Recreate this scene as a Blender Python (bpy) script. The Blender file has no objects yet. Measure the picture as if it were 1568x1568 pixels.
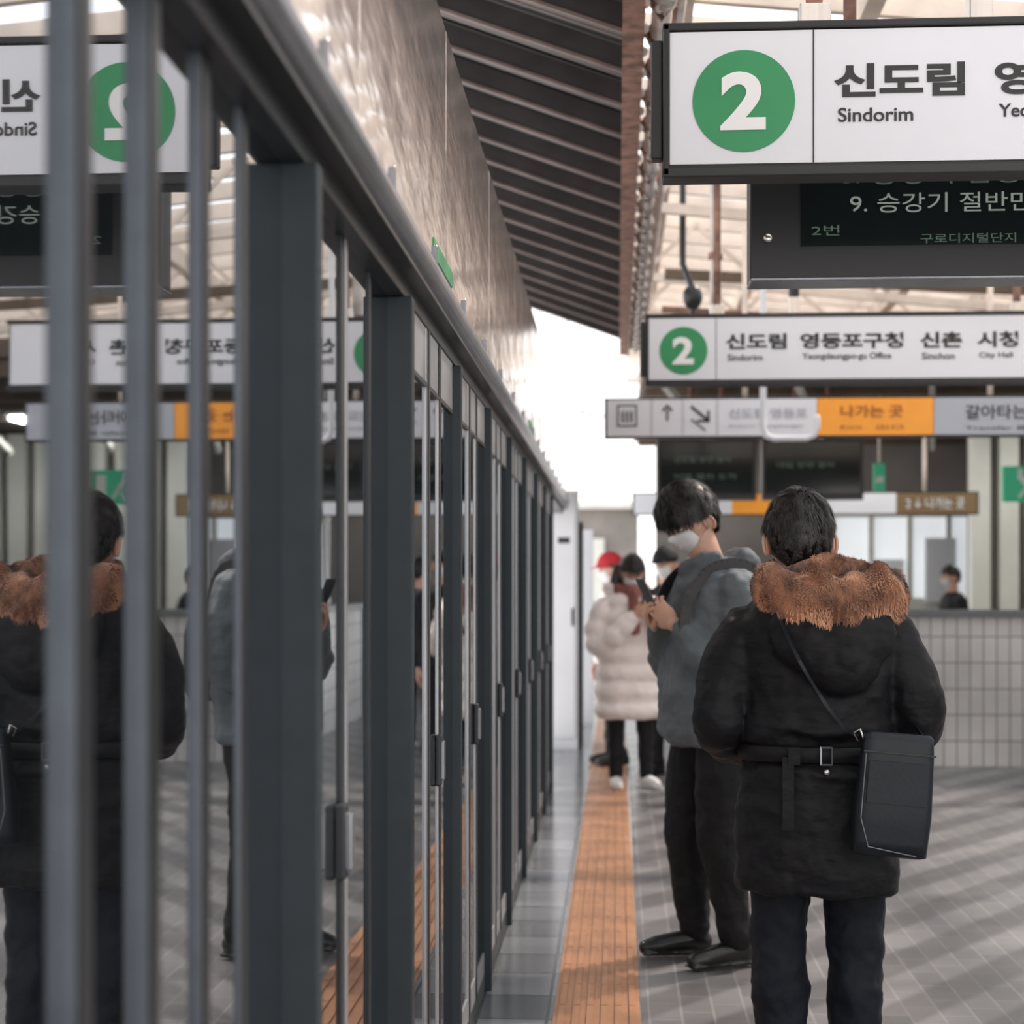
import bpy, math, random
from mathutils import Vector, Matrix, noise
random.seed(7)
R=math.radians
scene=bpy.context.scene
try:
    scene.view_settings.view_transform='Standard'
    scene.view_settings.look='None'
    scene.view_settings.exposure=0.48
    scene.view_settings.gamma=1.0
except Exception: pass

# ---------------------------------------------------------------- materials
def mat(name,col,rough=.5,metal=0.,var=0.,vscale=8.,bump=0.,bscale=30.,bdist=.01,emit=None,estr=0.,spec=None,sheen=0.,col2=None,stretch=None,detail=3.,coat=0.):
    m=bpy.data.materials.new(name); m.use_nodes=True
    nt=m.node_tree; n=nt.nodes; l=nt.links
    b=n['Principled BSDF']
    b.inputs['Base Color'].default_value=(*col,1); b.inputs['Roughness'].default_value=rough
    b.inputs['Metallic'].default_value=metal
    if spec is not None: b.inputs['Specular IOR Level'].default_value=spec
    if sheen: b.inputs['Sheen Weight'].default_value=sheen
    if coat: b.inputs['Coat Weight'].default_value=coat
    tc=n.new('ShaderNodeTexCoord'); mp=n.new('ShaderNodeMapping'); l.new(tc.outputs['Object'],mp.inputs['Vector'])
    if stretch: mp.inputs['Scale'].default_value=stretch
    nz=n.new('ShaderNodeTexNoise'); nz.inputs['Scale'].default_value=vscale; nz.inputs['Detail'].default_value=detail
    l.new(mp.outputs[0],nz.inputs['Vector'])
    cr=n.new('ShaderNodeValToRGB')
    c2=col2 if col2 else tuple(max(0,c*(1-var)) for c in col)
    c1=col if col2 else tuple(min(1,c*(1+var*.6)) for c in col)
    cr.color_ramp.elements[0].position=.35; cr.color_ramp.elements[1].position=.65
    cr.color_ramp.elements[0].color=(*c2,1); cr.color_ramp.elements[1].color=(*c1,1)
    l.new(nz.outputs[0],cr.inputs[0]); l.new(cr.outputs[0],b.inputs['Base Color'])
    if bump:
        n2=n.new('ShaderNodeTexNoise'); n2.inputs['Scale'].default_value=bscale; n2.inputs['Detail'].default_value=3
        l.new(mp.outputs[0],n2.inputs['Vector'])
        bp=n.new('ShaderNodeBump'); bp.inputs['Strength'].default_value=bump; bp.inputs['Distance'].default_value=bdist
        l.new(n2.outputs[0],bp.inputs['Height']); l.new(bp.outputs[0],b.inputs['Normal'])
    if emit:
        b.inputs['Emission Color'].default_value=(*emit,1); b.inputs['Emission Strength'].default_value=estr
    return m

def brickmat(name,c1,c2,mortar,w,h,ms,rough,bump=.3,vertical=False,offset=.5,rot=0,shade_band=None,spec=.5):
    m=bpy.data.materials.new(name); m.use_nodes=True
    nt=m.node_tree; n=nt.nodes; l=nt.links; b=n['Principled BSDF']
    b.inputs['Roughness'].default_value=rough; b.inputs['Specular IOR Level'].default_value=spec
    tc=n.new('ShaderNodeTexCoord'); mp=n.new('ShaderNodeMapping')
    l.new(tc.outputs['Object'],mp.inputs['Vector'])
    if vertical: mp.inputs['Rotation'].default_value=(R(-90),0,0)
    else: mp.inputs['Rotation'].default_value=(0,0,rot)
    bt=n.new('ShaderNodeTexBrick'); bt.inputs['Scale'].default_value=1
    bt.inputs['Color1'].default_value=(*c1,1); bt.inputs['Color2'].default_value=(*c2,1); bt.inputs['Mortar'].default_value=(*mortar,1)
    bt.inputs['Brick Width'].default_value=w; bt.inputs['Row Height'].default_value=h; bt.inputs['Mortar Size'].default_value=ms
    bt.inputs['Mortar Smooth'].default_value=.2; bt.offset=offset
    l.new(mp.outputs[0],bt.inputs['Vector'])
    nz=n.new('ShaderNodeTexNoise'); nz.inputs['Scale'].default_value=1.3; nz.inputs['Detail'].default_value=5
    l.new(tc.outputs['Object'],nz.inputs['Vector'])
    mr=n.new('ShaderNodeMapRange'); mr.inputs[1].default_value=.3; mr.inputs[2].default_value=.7; mr.inputs[3].default_value=.75; mr.inputs[4].default_value=1.15
    l.new(nz.outputs[0],mr.inputs[0])
    mx=n.new('ShaderNodeMix'); mx.data_type='RGBA'; mx.blend_type='MULTIPLY'; mx.inputs[0].default_value=1
    l.new(bt.outputs['Color'],mx.inputs[6]); l.new(mr.outputs[0],mx.inputs[7])
    out=mx.outputs[2]
    if shade_band:
        mp2=n.new('ShaderNodeMapping'); mp2.inputs['Rotation'].default_value=(0,0,shade_band[1]); l.new(tc.outputs['Object'],mp2.inputs['Vector'])
        wv=n.new('ShaderNodeTexWave'); wv.inputs['Scale'].default_value=shade_band[0]; wv.inputs['Distortion'].default_value=0.; l.new(mp2.outputs[0],wv.inputs['Vector'])
        r2=n.new('ShaderNodeMapRange'); r2.inputs[1].default_value=.35; r2.inputs[2].default_value=.65; r2.inputs[3].default_value=shade_band[2]; r2.inputs[4].default_value=1.1
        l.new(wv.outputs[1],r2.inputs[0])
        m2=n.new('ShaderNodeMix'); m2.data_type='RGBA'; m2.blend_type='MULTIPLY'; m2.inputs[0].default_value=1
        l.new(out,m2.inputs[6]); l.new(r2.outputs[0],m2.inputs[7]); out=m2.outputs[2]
    l.new(out,b.inputs['Base Color'])
    bp=n.new('ShaderNodeBump'); bp.inputs['Strength'].default_value=bump; bp.inputs['Distance'].default_value=.004; bp.invert=True
    l.new(bt.outputs['Fac'],bp.inputs['Height']); l.new(bp.outputs[0],b.inputs['Normal'])
    return m

def glassmat(name,fac=.70,tint=(.90,.93,.96),dark=(.010,.012,.014),rough=.015):
    m=bpy.data.materials.new(name); m.use_nodes=True
    nt=m.node_tree; n=nt.nodes; l=nt.links
    for x in list(n):
        if x.type!='OUTPUT_MATERIAL': n.remove(x)
    o=[x for x in n if x.type=='OUTPUT_MATERIAL'][0]
    g=n.new('ShaderNodeBsdfGlossy'); g.inputs['Color'].default_value=(*tint,1); g.inputs['Roughness'].default_value=rough
    d=n.new('ShaderNodeBsdfDiffuse'); d.inputs['Color'].default_value=(*dark,1)
    nz=n.new('ShaderNodeTexNoise'); nz.inputs['Scale'].default_value=2.; tc=n.new('ShaderNodeTexCoord'); l.new(tc.outputs['Object'],nz.inputs['Vector'])
    bp=n.new('ShaderNodeBump'); bp.inputs['Strength'].default_value=.02; bp.inputs['Distance'].default_value=.01
    l.new(nz.outputs[0],bp.inputs['Height']); l.new(bp.outputs[0],g.inputs['Normal'])
    mx=n.new('ShaderNodeMixShader'); mx.inputs[0].default_value=fac
    l.new(d.outputs[0],mx.inputs[1]); l.new(g.outputs[0],mx.inputs[2]); l.new(mx.outputs[0],o.inputs[0])
    return m

M={}
M['post']=mat('post_paint',(.024,.034,.041),.5,.0,.08,20,.05,200,.001,spec=.35)
M['bar']=mat('mullion_bar',(.10,.115,.135),.35,.4,.08,20)
M['chrome']=mat('brushed_steel',(.62,.60,.58),.22,1.,.1,6,stretch=(8,8,.3))
M['silver']=mat('silver_frame',(.42,.43,.45),.30,.6,.06,6)
M['header_dark']=mat('header_dark',(.022,.025,.029),.35,.1,.1)
M['tube']=mat('header_tube',(.27,.275,.30),.25,.7,.1)
M['fascia']=mat('fascia_polished',(.82,.75,.71),.12,.72,.06,1.2,.5,7,.010,stretch=(1,.30,1))
M['glass']=glassmat('door_glass')
M['black']=mat('black_plastic',(.012,.012,.014),.4)
M['blackgloss']=mat('led_panel',(.008,.012,.012),.12,0,.1)
M['signwhite']=mat('sign_white',(.76,.77,.82),.35,0,.02,3)
M['green']=mat('line_green',(.025,.27,.10),.4,0,.05)
M['orange']=mat('sign_orange',(.88,.34,.035),.4,0,.04,emit=(1,.4,.04),estr=.06)
M['signgrey']=mat('sign_grey',(.42,.45,.51),.4)
M['signbrown']=mat('sign_brown',(.20,.13,.06),.4)
M['ink']=mat('sign_ink',(.02,.02,.022),.5)
M['inkbrown']=mat('sign_ink_brown',(.35,.10,.02),.5)
M['white_t']=mat('white_print',(.85,.85,.85),.5)
M['led']=mat('led_text',(.25,.30,.27),.5,emit=(.6,.72,.62),estr=.10)
M['led2']=mat('led_text_dim',(.07,.12,.09),.5,emit=(.35,.55,.38),estr=.04)
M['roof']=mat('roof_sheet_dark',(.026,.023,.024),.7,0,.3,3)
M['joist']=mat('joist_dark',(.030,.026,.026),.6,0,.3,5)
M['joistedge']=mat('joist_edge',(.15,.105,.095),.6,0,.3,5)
M['rust']=mat('rusty_steel',(.26,.14,.105),.7,0,.5,12,.3,40,.004)
M['cream']=mat('cream_steel',(.78,.68,.59),.5,0,.15,4)
M['whitepipe']=mat('white_pipe',(.66,.61,.58),.35,0,.25,9)
M['cabinet']=mat('cabinet_white',(.70,.72,.76),.4,0,.04,2)
M['tactile']=mat('tactile_orange',(.42,.205,.105),.55,0,.18,5,.1,60,.002)
M['floor']=brickmat('floor_pavers',(.180,.173,.176),(.130,.127,.132),(.235,.225,.222),.21,.105,.005,.36,.4,rot=R(90),shade_band=(.9,R(35),.66))  # diagonal bands: shadow stripes painted into the paver colour
M['edge']=brickmat('edge_slabs',(.26,.27,.29),(.12,.127,.14),(.08,.08,.085),.32,.225,.006,.16,.4,rot=R(90),offset=0)
M['tile']=brickmat('white_tiles',(.46,.45,.44),(.40,.395,.39),(.17,.16,.155),.10,.20,.006,.25,.4,vertical=True,offset=0)
M['ledge']=mat('stone_ledge',(.10,.105,.11),.4,0,.1)
M['ceil']=mat('ceiling_brown',(.12,.085,.06),.7,0,.3,3)
M['palewall']=mat('pale_wall',(.55,.55,.50),.6,0,.1,2)
M['paleslat']=mat('pale_slat',(.76,.77,.71),.5,0,.08,2)
M['officelight']=mat('office_window',(.65,.66,.66),.2,0,.1,2,emit=(.9,.95,1),estr=.40)
M['dimwall']=mat('dim_wall',(.20,.18,.165),.8,0,.25,1)
M['skin']=mat('skin',(.62,.36,.26),.5,0,.06,20,.05,150,.001)
M['hair']=mat('hair_black',(.022,.018,.017),.36,0,.5,40)
M['hairbase']=mat('hair_scalp',(.006,.005,.005),.9,0,.3,60,spec=.1)
M['mask']=mat('mask_white',(.78,.79,.81),.7,0,.04)
M['parka']=mat('parka_black',(.0055,.0055,.0075),.58,0,.25,6,.65,7,.020,spec=.26,stretch=(1,1,1.9))
M['greyjacket']=mat('jacket_slate',(.125,.145,.16),.65,0,.2,5,.6,8,.022,spec=.3,stretch=(1,1,1.8))
M['trouser']=mat('trouser_charcoal',(.011,.011,.013),.7,0,.2,8,.6,12,.02,spec=.25)
M['navy']=mat('trouser_navy',(.007,.009,.015),.7,0,.2,8,.6,10,.02,spec=.25)
M['bag']=mat('bag_navy_leather',(.007,.011,.017),.42,0,.15,12,.2,90,.002,spec=.35)
M['shoe']=mat('shoe_black',(.008,.008,.008),.3)
M['shoew']=mat('shoe_white',(.75,.74,.72),.5)
M['puffer']=mat('puffer_cream',(.84,.75,.72),.55,0,.06,6,.3,20,.01)
M['scarf']=mat('scarf_rust',(.25,.09,.075),.85,0,.3,20,.3,60,.005)
M['red']=mat('cap_red',(.50,.02,.035),.7)
M['darkcoat']=mat('coat_dark',(.018,.018,.022),.75,0,.2,6,.4,12,.02,spec=.3)
M['greycoat']=mat('coat_grey',(.20,.20,.21),.75,0,.2,6,.4,12,.02)
M['fur']=mat('fur_brown',(.78,.42,.25),.7,0,0,12,col2=(.13,.048,.027),detail=5,sheen=.4)
M['furbase']=mat('fur_base',(.30,.13,.07),.9,0,.5,14)
M['eyew']=mat('eye_white',(.75,.73,.7),.3); M['iris']=mat('eye_iris',(.02,.012,.01),.2)
M['lip']=mat('lip',(.45,.18,.15),.5)
M['exitgreen']=mat('exit_green',(.02,.32,.18),.4,emit=(.02,.5,.25),estr=.15)
M['buckle']=mat('buckle_metal',(.7,.69,.66),.25,1.)
M['filltube']=mat('added_fill_tube',(.9,.9,.9),.4,emit=(1,.97,.92),estr=20)  # glow for the added interior fill
M['screen']=mat('phone_screen',(.03,.03,.035),.1)

# ---------------------------------------------------------------- builder
class B:
    def __init__(s): s.v=[]; s.f=[]; s.m=[]; s.mats=[]; s.sm=[]
    def mi(s,m):
        if m not in s.mats: s.mats.append(m)
        return s.mats.index(m)
    def add(s,vs,fs,m,smooth=False):
        o=len(s.v); s.v+= [tuple(x) for x in vs]; i=s.mi(m)
        for f in fs: s.f.append(tuple(o+k for k in f)); s.m.append(i); s.sm.append(smooth)
    def box(s,x0,x1,y0,y1,z0,z1,m,rot=None):
        vs=[(x,y,z) for x in(x0,x1) for y in(y0,y1) for z in(z0,z1)]
        if rot:
            c=Vector(((x0+x1)/2,(y0+y1)/2,(z0+z1)/2)); vs=[c+rot@(Vector(v)-c) for v in vs]
        s.add(vs,[(0,1,3,2),(4,6,7,5),(0,4,5,1),(2,3,7,6),(0,2,6,4),(1,5,7,3)],m)
    def beam(s,p,q,w,h,m):
        p=Vector(p);q=Vector(q);d=(q-p).normalized()
        up=Vector((0,0,1)) if abs(d.z)<.95 else Vector((0,1,0))
        a=d.cross(up).normalized(); b=a.cross(d)
        vs=[e+a*(i*w/2)+b*(j*h/2) for e in(p,q) for i in(-1,1) for j in(-1,1)]
        s.add(vs,[(0,1,3,2),(4,6,7,5),(0,4,5,1),(2,3,7,6),(0,2,6,4),(1,5,7,3)],m)
    def tube(s,pts,rad,m,seg=14,caps=True,ell=1.,up=None):
        pts=[Vector(p) for p in pts]
        if not isinstance(rad,(list,tuple)): rad=[rad]*len(pts)
        rad=list(rad)
        if caps:
            d0=(pts[0]-pts[1]).normalized(); d1=(pts[-1]-pts[-2]).normalized(); r0=rad[0]; r1=rad[-1]
            pts=[pts[0]+d0*r0*.85,pts[0]+d0*r0*.6]+pts+[pts[-1]+d1*r1*.6,pts[-1]+d1*r1*.85]
            rad=[r0*.35,r0*.78]+rad+[r1*.78,r1*.35]
        n=len(pts); t=[]
        for i in range(n):
            a=pts[max(0,i-1)];b=pts[min(n-1,i+1)]; t.append((b-a).normalized())
        u=Vector(up) if up else (Vector((0,0,1)) if abs(t[0].z)<.9 else Vector((1,0,0)))
        vs=[]
        for i in range(n):
            u=(u-t[i]*u.dot(t[i])).normalized(); w=t[i].cross(u)
            for k in range(seg):
                a=2*math.pi*k/seg; vs.append(pts[i]+u*math.cos(a)*rad[i]*ell+w*math.sin(a)*rad[i])
        fs=[(i*seg+k,i*seg+(k+1)%seg,(i+1)*seg+(k+1)%seg,(i+1)*seg+k) for i in range(n-1) for k in range(seg)]
        fs.append(tuple(reversed(range(seg)))); fs.append(tuple((n-1)*seg+k for k in range(seg)))
        s.add(vs,fs,m,True)
    def ell(s,c,r,m,rot=None,seg=20,rings=14):
        vs=[];c=Vector(c)
        for i in range(rings+1):
            th=math.pi*i/rings
            for k in range(seg):
                a=2*math.pi*k/seg
                v=Vector((r[0]*math.sin(th)*math.cos(a),r[1]*math.sin(th)*math.sin(a),r[2]*math.cos(th)))
                if rot: v=rot@v
                vs.append(c+v)
        fs=[(i*seg+k,(i+1)*seg+k,(i+1)*seg+(k+1)%seg,i*seg+(k+1)%seg) for i in range(rings) for k in range(seg)]
        s.add(vs,fs,m,True)
    def loft(s,rings,m,seg=36,p=2.3):
        vs=[]
        for (cx,cy,cz,rx,ry) in rings:
            for k in range(seg):
                a=2*math.pi*k/seg; c=math.cos(a); q=math.sin(a)
                vs.append((cx+rx*math.copysign(abs(c)**(2/p),c),cy+ry*math.copysign(abs(q)**(2/p),q),cz))
        n=len(rings)
        fs=[(i*seg+k,i*seg+(k+1)%seg,(i+1)*seg+(k+1)%seg,(i+1)*seg+k) for i in range(n-1) for k in range(seg)]
        fs.append(tuple(reversed(range(seg)))); fs.append(tuple((n-1)*seg+k for k in range(seg)))
        s.add(vs,fs,m,True)
    def disc(s,c,r,t,m,seg=64): # facing -Y
        s.tube([(c[0],c[1],c[2]),(c[0],c[1]-t,c[2])],r,m,seg,caps=False,up=(0,0,1))
        for k in range(seg+2): s.sm[-1-k]=False
    def obj(s,name,parent=None,bevel=0,remesh=0,smooth=0,disp=None):
        me=bpy.data.meshes.new(name); me.from_pydata(s.v,[],s.f)
        for m in s.mats: me.materials.append(M[m])
        me.polygons.foreach_set('material_index',s.m); me.polygons.foreach_set('use_smooth',s.sm); me.update()
        o=bpy.data.objects.new(name,me); scene.collection.objects.link(o)
        if parent: o.parent=parent
        if bevel:
            b=o.modifiers.new('bevel','BEVEL'); b.width=bevel; b.segments=2; b.limit_method='ANGLE'
        if remesh:
            b=o.modifiers.new('remesh','REMESH'); b.mode='VOXEL'; b.voxel_size=remesh; b.use_smooth_shade=True
        if smooth:
            b=o.modifiers.new('smooth','SMOOTH'); b.factor=.5; b.iterations=smooth
        if disp:
            for i,(sc,st) in enumerate(disp):
                t=bpy.data.textures.new(name+'_t%d'%i,'CLOUDS'); t.noise_scale=sc; t.noise_depth=2
                b=o.modifiers.new('disp','DISPLACE'); b.texture=t; b.strength=st; b.mid_level=.5; b.texture_coords='LOCAL'
        return o
def empty(name,loc=(0,0,0),rz=0):
    e=bpy.data.objects.new(name,None); scene.collection.objects.link(e); e.location=loc; e.rotation_euler=(0,0,rz); e.empty_display_size=.1
    return e
def text(name,body,parent,x0,x1,zc,h,y,m,bold=.0,extr=.0008):
    """text facing -Y, fitted to x0..x1, height h, centred at zc"""
    c=bpy.data.curves.new(name,'FONT'); c.body=body; c.size=1; c.align_x='LEFT'; c.offset=bold; c.resolution_u=6
    o=bpy.data.objects.new(name,c); scene.collection.objects.link(o); o.data.materials.append(M[m])
    bpy.context.view_layer.update()
    bb=[Vector(v) for v in o.bound_box]
    mnx=min(v.x for v in bb);mxx=max(v.x for v in bb);mny=min(v.y for v in bb);mxy=max(v.y for v in bb)
    w=max(mxx-mnx,.01);hh=max(mxy-mny,.01)
    sx=(x1-x0)/w; sy=h/hh
    c.extrude=extr
    o.parent=parent; o.rotation_euler=(R(90),0,0); o.scale=(sx,sy,1)
    o.location=(x0-mnx*sx,y-.001,zc-(mny+mxy)/2*sy)
    return o

# ---------------------------------------------------------------- camera
cam_d=bpy.data.cameras.new('camera'); cam=bpy.data.objects.new('camera',cam_d); scene.collection.objects.link(cam)
cam.location=(0,0,1.39); cam.rotation_euler=(R(90),0,R(3.54))
cam_d.sensor_width=36; cam_d.lens=2600/1568*36; cam_d.shift_y=.0721
cam_d.dof.use_dof=True; cam_d.dof.focus_distance=4.35; cam_d.dof.aperture_fstop=3.2
cam_d.clip_start=.05; cam_d.clip_end=500
scene.camera=cam

# ---------------------------------------------------------------- world
w=bpy.data.worlds.new('world'); scene.world=w; w.use_nodes=True
n=w.node_tree.nodes; l=w.node_tree.links; bg=n['Background']
tc=n.new('ShaderNodeTexCoord'); sp=n.new('ShaderNodeSeparateXYZ'); l.new(tc.outputs['Generated'],sp.inputs[0])
cr=n.new('ShaderNodeValToRGB'); l.new(sp.outputs[2],cr.inputs[0])
cr.color_ramp.elements[0].position=-.0; cr.color_ramp.elements[0].color=(1.,.96,.93,1)
cr.color_ramp.elements[1].position=.6; cr.color_ramp.elements[1].color=(.90,.94,1.,1)
l.new(cr.outputs[0],bg.inputs[0]); bg.inputs[1].default_value=1.65
sd=bpy.data.lights.new('sun','SUN'); so=bpy.data.objects.new('sun',sd); scene.collection.objects.link(so)
sd.energy=4.2; sd.angle=R(4); sd.color=(1,.87,.76)
so.rotation_euler=Vector((-.50,-.40,-.80)).to_track_quat('-Z','Y').to_euler(); so.location=(5,8,9)

# ---------------------------------------------------------------- floor
b=B(); b.box(.08,9,-3,45,-.2,0,'floor'); b.box(-.21,.08,-3,45,-.2,-.001,'edge'); b.box(-.66,-.21,-3,45,-.2,0,'edge'); b.obj('floor')
b=B(); b.box(-.205,.075,-2,39,-.0005,.003,'tactile')
for i in range(0,133):
    y=-1+i*.3
    for k in range(6):
        x=-.205+.025+k*.046
        b.box(x-.0105,x+.0105,y+.003,y+.297,.003,.009,'tactile')
b.obj('tactile_paving_strip',bevel=0)

# ---------------------------------------------------------------- platform screen doors
psd=empty('platform_screen_doors')
XF=-.430; XG=-.482; XH=-.455; YE=12.0
posts=[2.42+1.13*k for k in range(9)]
YB=posts[1]+.02
ZT=2.0
b=B()
for k,y in enumerate(posts): b.box(-.525,XF,y,y+(.045 if k<2 else .035),0,ZT,'post')
b.box(-.525,XF,.0,.065,0,ZT,'post')
b.obj('posts',psd,bevel=.003)
b=B()
b.box(-.54,XG,-1.5,YB,.0,ZT,'glass'); b.box(-.50,XH,YB,YE,.0,ZT,'glass'); b.obj('glass_panes',psd)
b=B()
b.box(-.62,-.447,-1.5,14.3,ZT,2.145,'header_dark')
b.box(-.525,-.450,YB,YE,0,.07,'header_dark'); b.box(-.535,-.477,-1.5,YB,0,.07,'header_dark')
b.obj('header_beam',psd,bevel=.003)
b=B(); b.tube([(-.440,-1.5,2.098),(-.440,14.3,2.098)],.040,'tube',24,caps=False)
b.box(-.455,-.412,-1.5,14.3,2.038,2.048,'header_dark'); b.box(-.45,-.425,-1.5,14.3,2.132,2.150,'silver')
y=.9
while y<14:
    b.box(-.415,-.402,y,y+.02,2.110,2.150,'tube'); b.ell((-.406,y+.01,2.150),(.006,.006,.006),'chrome',seg=10,rings=6); y+=.72
b.obj('header_rail',psd,bevel=.003)
b=B(); y=-1.5
while y<14.2:
    b.box(-.60,XF,y+.003,min(y+1.44,14.3)-.003,2.148,2.79,'fascia'); y+=1.44
b.box(-.60,XF-.006,-1.5,14.29,2.15,2.785,'header_dark')
b.obj('fascia_panels',psd,bevel=.003)
b=B(); b.box(XF-.002,XF+.003,3.95,4.4,2.165,2.205,'green'); b.box(XF-.002,XF+.003,8.3,8.8,2.165,2.205,'green'); b.obj('fascia_line_decal',psd)
b=B()
for y,dp in((1.455,.017),(1.685,.015),(1.92,.010),(2.14,.006)):
    b.box(XG-.005,XG+dp,y,y+.03,.06,ZT,'header_dark')
    b.box(XG-.004,XG+dp*.8,y+.031,y+.036,.06,ZT,'bar'); b.box(XG-.004,XG+dp*.75,y-.008,y-.001,.06,ZT,'bar')
y=posts[0]
b.box(XG-.005,XG+.005,y+.50,y+.53,.06,ZT,'header_dark'); b.box(XG-.005,XG+.007,y+.535,y+.56,.06,ZT,'silver'); b.box(XG-.005,XG+.004,y+.84,y+.86,.06,ZT,'header_dark')
for k,y in enumerate(posts[1:]):
    if y>YE-1: break
    b.box(XH-.005,XH+.005,y+.44,y+.47,.06,ZT,'silver'); b.box(XH-.005,XH+.008,y+.475,y+.505,.06,ZT,'header_dark')
    b.box(XH-.005,XH+.004,y+.72,y+.74,.06,ZT,'silver'); b.box(XH-.005,XH+.007,y+.745,y+.765,.06,ZT,'header_dark')
    b.box(XH-.005,XH+.004,y+.04,y+1.09,1.87,ZT,'silver'); b.box(XH-.005,XH+.006,y+.04,y+1.09,1.86,1.872,'header_dark')
    b.box(XH-.005,XH+.004,y+.04,y+1.09,.06,.14,'silver')
b.obj('door_mullions',psd,bevel=.001)
b=B()
y=posts[0]; b.box(XG+.006,XG+.030,y+.465,y+.50,.90,1.00,'tube'); b.box(XG,XG+.018,y+.46,y+.505,.885,1.015,'header_dark')
for k,y in enumerate(posts[1:-1]):
    b.box(XH+.006,XH+.022,y+.70,y+.73,.90,1.00,'tube'); b.box(XH,XH+.014,y+.695,y+.735,.885,1.015,'header_dark')
b.obj('door_handles',psd,bevel=.005)

# cabinet after doors
b=B(); b.box(-.57,-.335,14.4,14.9,.0,2.2,'cabinet'); b.box(-.55,-.355,14.385,14.4,.1,2.14,'cabinet'); b.box(-.385,-.365,14.37,14.386,1.05,1.2,'black'); b.box(-.50,-.40,14.38,14.386,1.75,1.8,'header_dark')
b.obj('electrical_cabinet',bevel=.006)
b=B(); b.box(-.60,-.30,14.95,15.1,0,1.95,'post'); b.box(-.4,-.24,17,17.2,0,1.95,'cabinet'); b.obj('platform_end_pillar',bevel=.005)

# ---------------------------------------------------------------- left canopy
def zr(x): return 3.49+.36*(.05-x)
cp=empty('canopy_roof')
b=B(); vs=[];fs=[]; ys=[]; y=-4.
while y<15.0:
    ys+= [(y,0),(y+.07,0),(y+.09,.05),(y+.16,.05)]; y+=.18
for (yy,dz) in ys:
    vs+=[(.05,yy,zr(.05)+dz+.12),(-5,yy,zr(-5)+dz+.12)]
fs=[(2*i,2*i+1,2*i+3,2*i+2) for i in range(len(ys)-1)]
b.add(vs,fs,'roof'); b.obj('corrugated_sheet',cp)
b=B(); y=-3.5
while y<15:
    b.beam((.04,y,zr(.04)+.05),(-5,y,zr(-5)+.05),.05,.10,'joist')
    b.beam((.04,y-.028,zr(.04)-.0),(-5,y-.028,zr(-5)-.0),.014,.014,'joistedge')
    b.beam((.04,y+.25,zr(.04)+.08),(-5,y+.25,zr(-5)+.08),.03,.04,'joist')
    b.beam((.04,y+.232,zr(.04)+.06),(-5,y+.232,zr(-5)+.06),.008,.008,'joistedge'); y+=.50
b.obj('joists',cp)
b=B(); b.box(.04,.06,-4,15,3.44,3.62,'rust'); b.box(.02,.10,-4,15,3.42,3.44,'rust')
y=-4
while y<15:
    b.box(.06,.10,y,y+.05,3.425,3.60,'rust'); b.ell((.10,y+.15,3.46),(.02,.02,.02),'whitepipe',seg=8,rings=6)
    y+=.275
b.obj('edge_angle',cp)
b=B(); b.tube([(.165,-4,3.50),(.165,15,3.50)],.038,'whitepipe',12,caps=False)
b.tube([(.245,-4,3.64),(.245,15,3.64)],.022,'whitepipe',8,caps=False)
y=-4
while y<15:
    b.tube([(.165,y,3.5),(.165,y+.06,3.5)],.052,'chrome',12,caps=False)
    b.tube([(.1,y+.1,3.55),(.165,y+.1,3.445),(.21,y+.1,3.5),(.235,y+.1,3.75)],.012,'rust',6); y+=.42
b.obj('drain_pipe',cp)
# ---------------------------------------------------------------- right lattice roof
lr=empty('lattice_skylight_roof')
def zl(x): return 4.15-.10*x
b=B(); y=-3
while y<21:
    b.beam((.1,y,zl(.1)),(8,y,zl(8)),.05,.11,'cream')
    b.beam((.1,y+.27,zl(.1)+.10),(8,y+.27,zl(8)+.10),.09,.03,'cream'); y+=.54
for x in (.3,1.1,2.3,3.6,5,6.5,8):
    b.beam((x,-3,zl(x)-.10),(x,21,zl(x)-.10),.08,.14,'cream')
for y in (6.0,10.3,12.6,14.3,16.8,19):
    b.beam((.1,y,zl(.1)-.45),(8,y,zl(8)-.45),.05,.06,'cream')
    x=.2;s=1
    while x<7.6:
        b.beam((x,y,zl(x)-(.42 if s>0 else .05)),(x+.4,y,zl(x)-(.05 if s>0 else .42)),.03,.03,'cream'); x+=.4; s=-s
b.beam((.34,13.0,3.5),(3,13,3.3),.04,.05,'rust'); b.beam((.34,12.2,3.62),(4,12.2,3.42),.05,.07,'ceil'); b.beam((.34,16.,3.85),(4,16,3.65),.05,.09,'ceil')
b.obj('rafters',lr)

b=B()
b.tube([(.575,10,2.7),(.575,10,4.1)],.032,'whitepipe',12,caps=False)
for z in(2.95,3.3): b.tube([(.575,10,z),(.575,10,z+.04)],.042,'rust',12,caps=False)
b.tube([(.40,10.4,3.9),(.40,10.4,3.35),(.46,10.4,3.2),(.46,10.4,2.9)],.02,'header_dark',8)
b.ell((.46,10.4,3.15),(.06,.06,.08),'header_dark')
b.obj('hanging_conduit')
b=B(); b.tube([(.98,11.5,3.9),(.98,11.5,2.45),(1.0,11.5,2.40),(1.05,11.5,2.38),(1.27,11.5,2.38),(1.32,11.5,2.40),(1.34,11.5,2.46),(1.34,11.5,2.52)],.022,'cabinet',10)
b.obj('pipe_loop')

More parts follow.
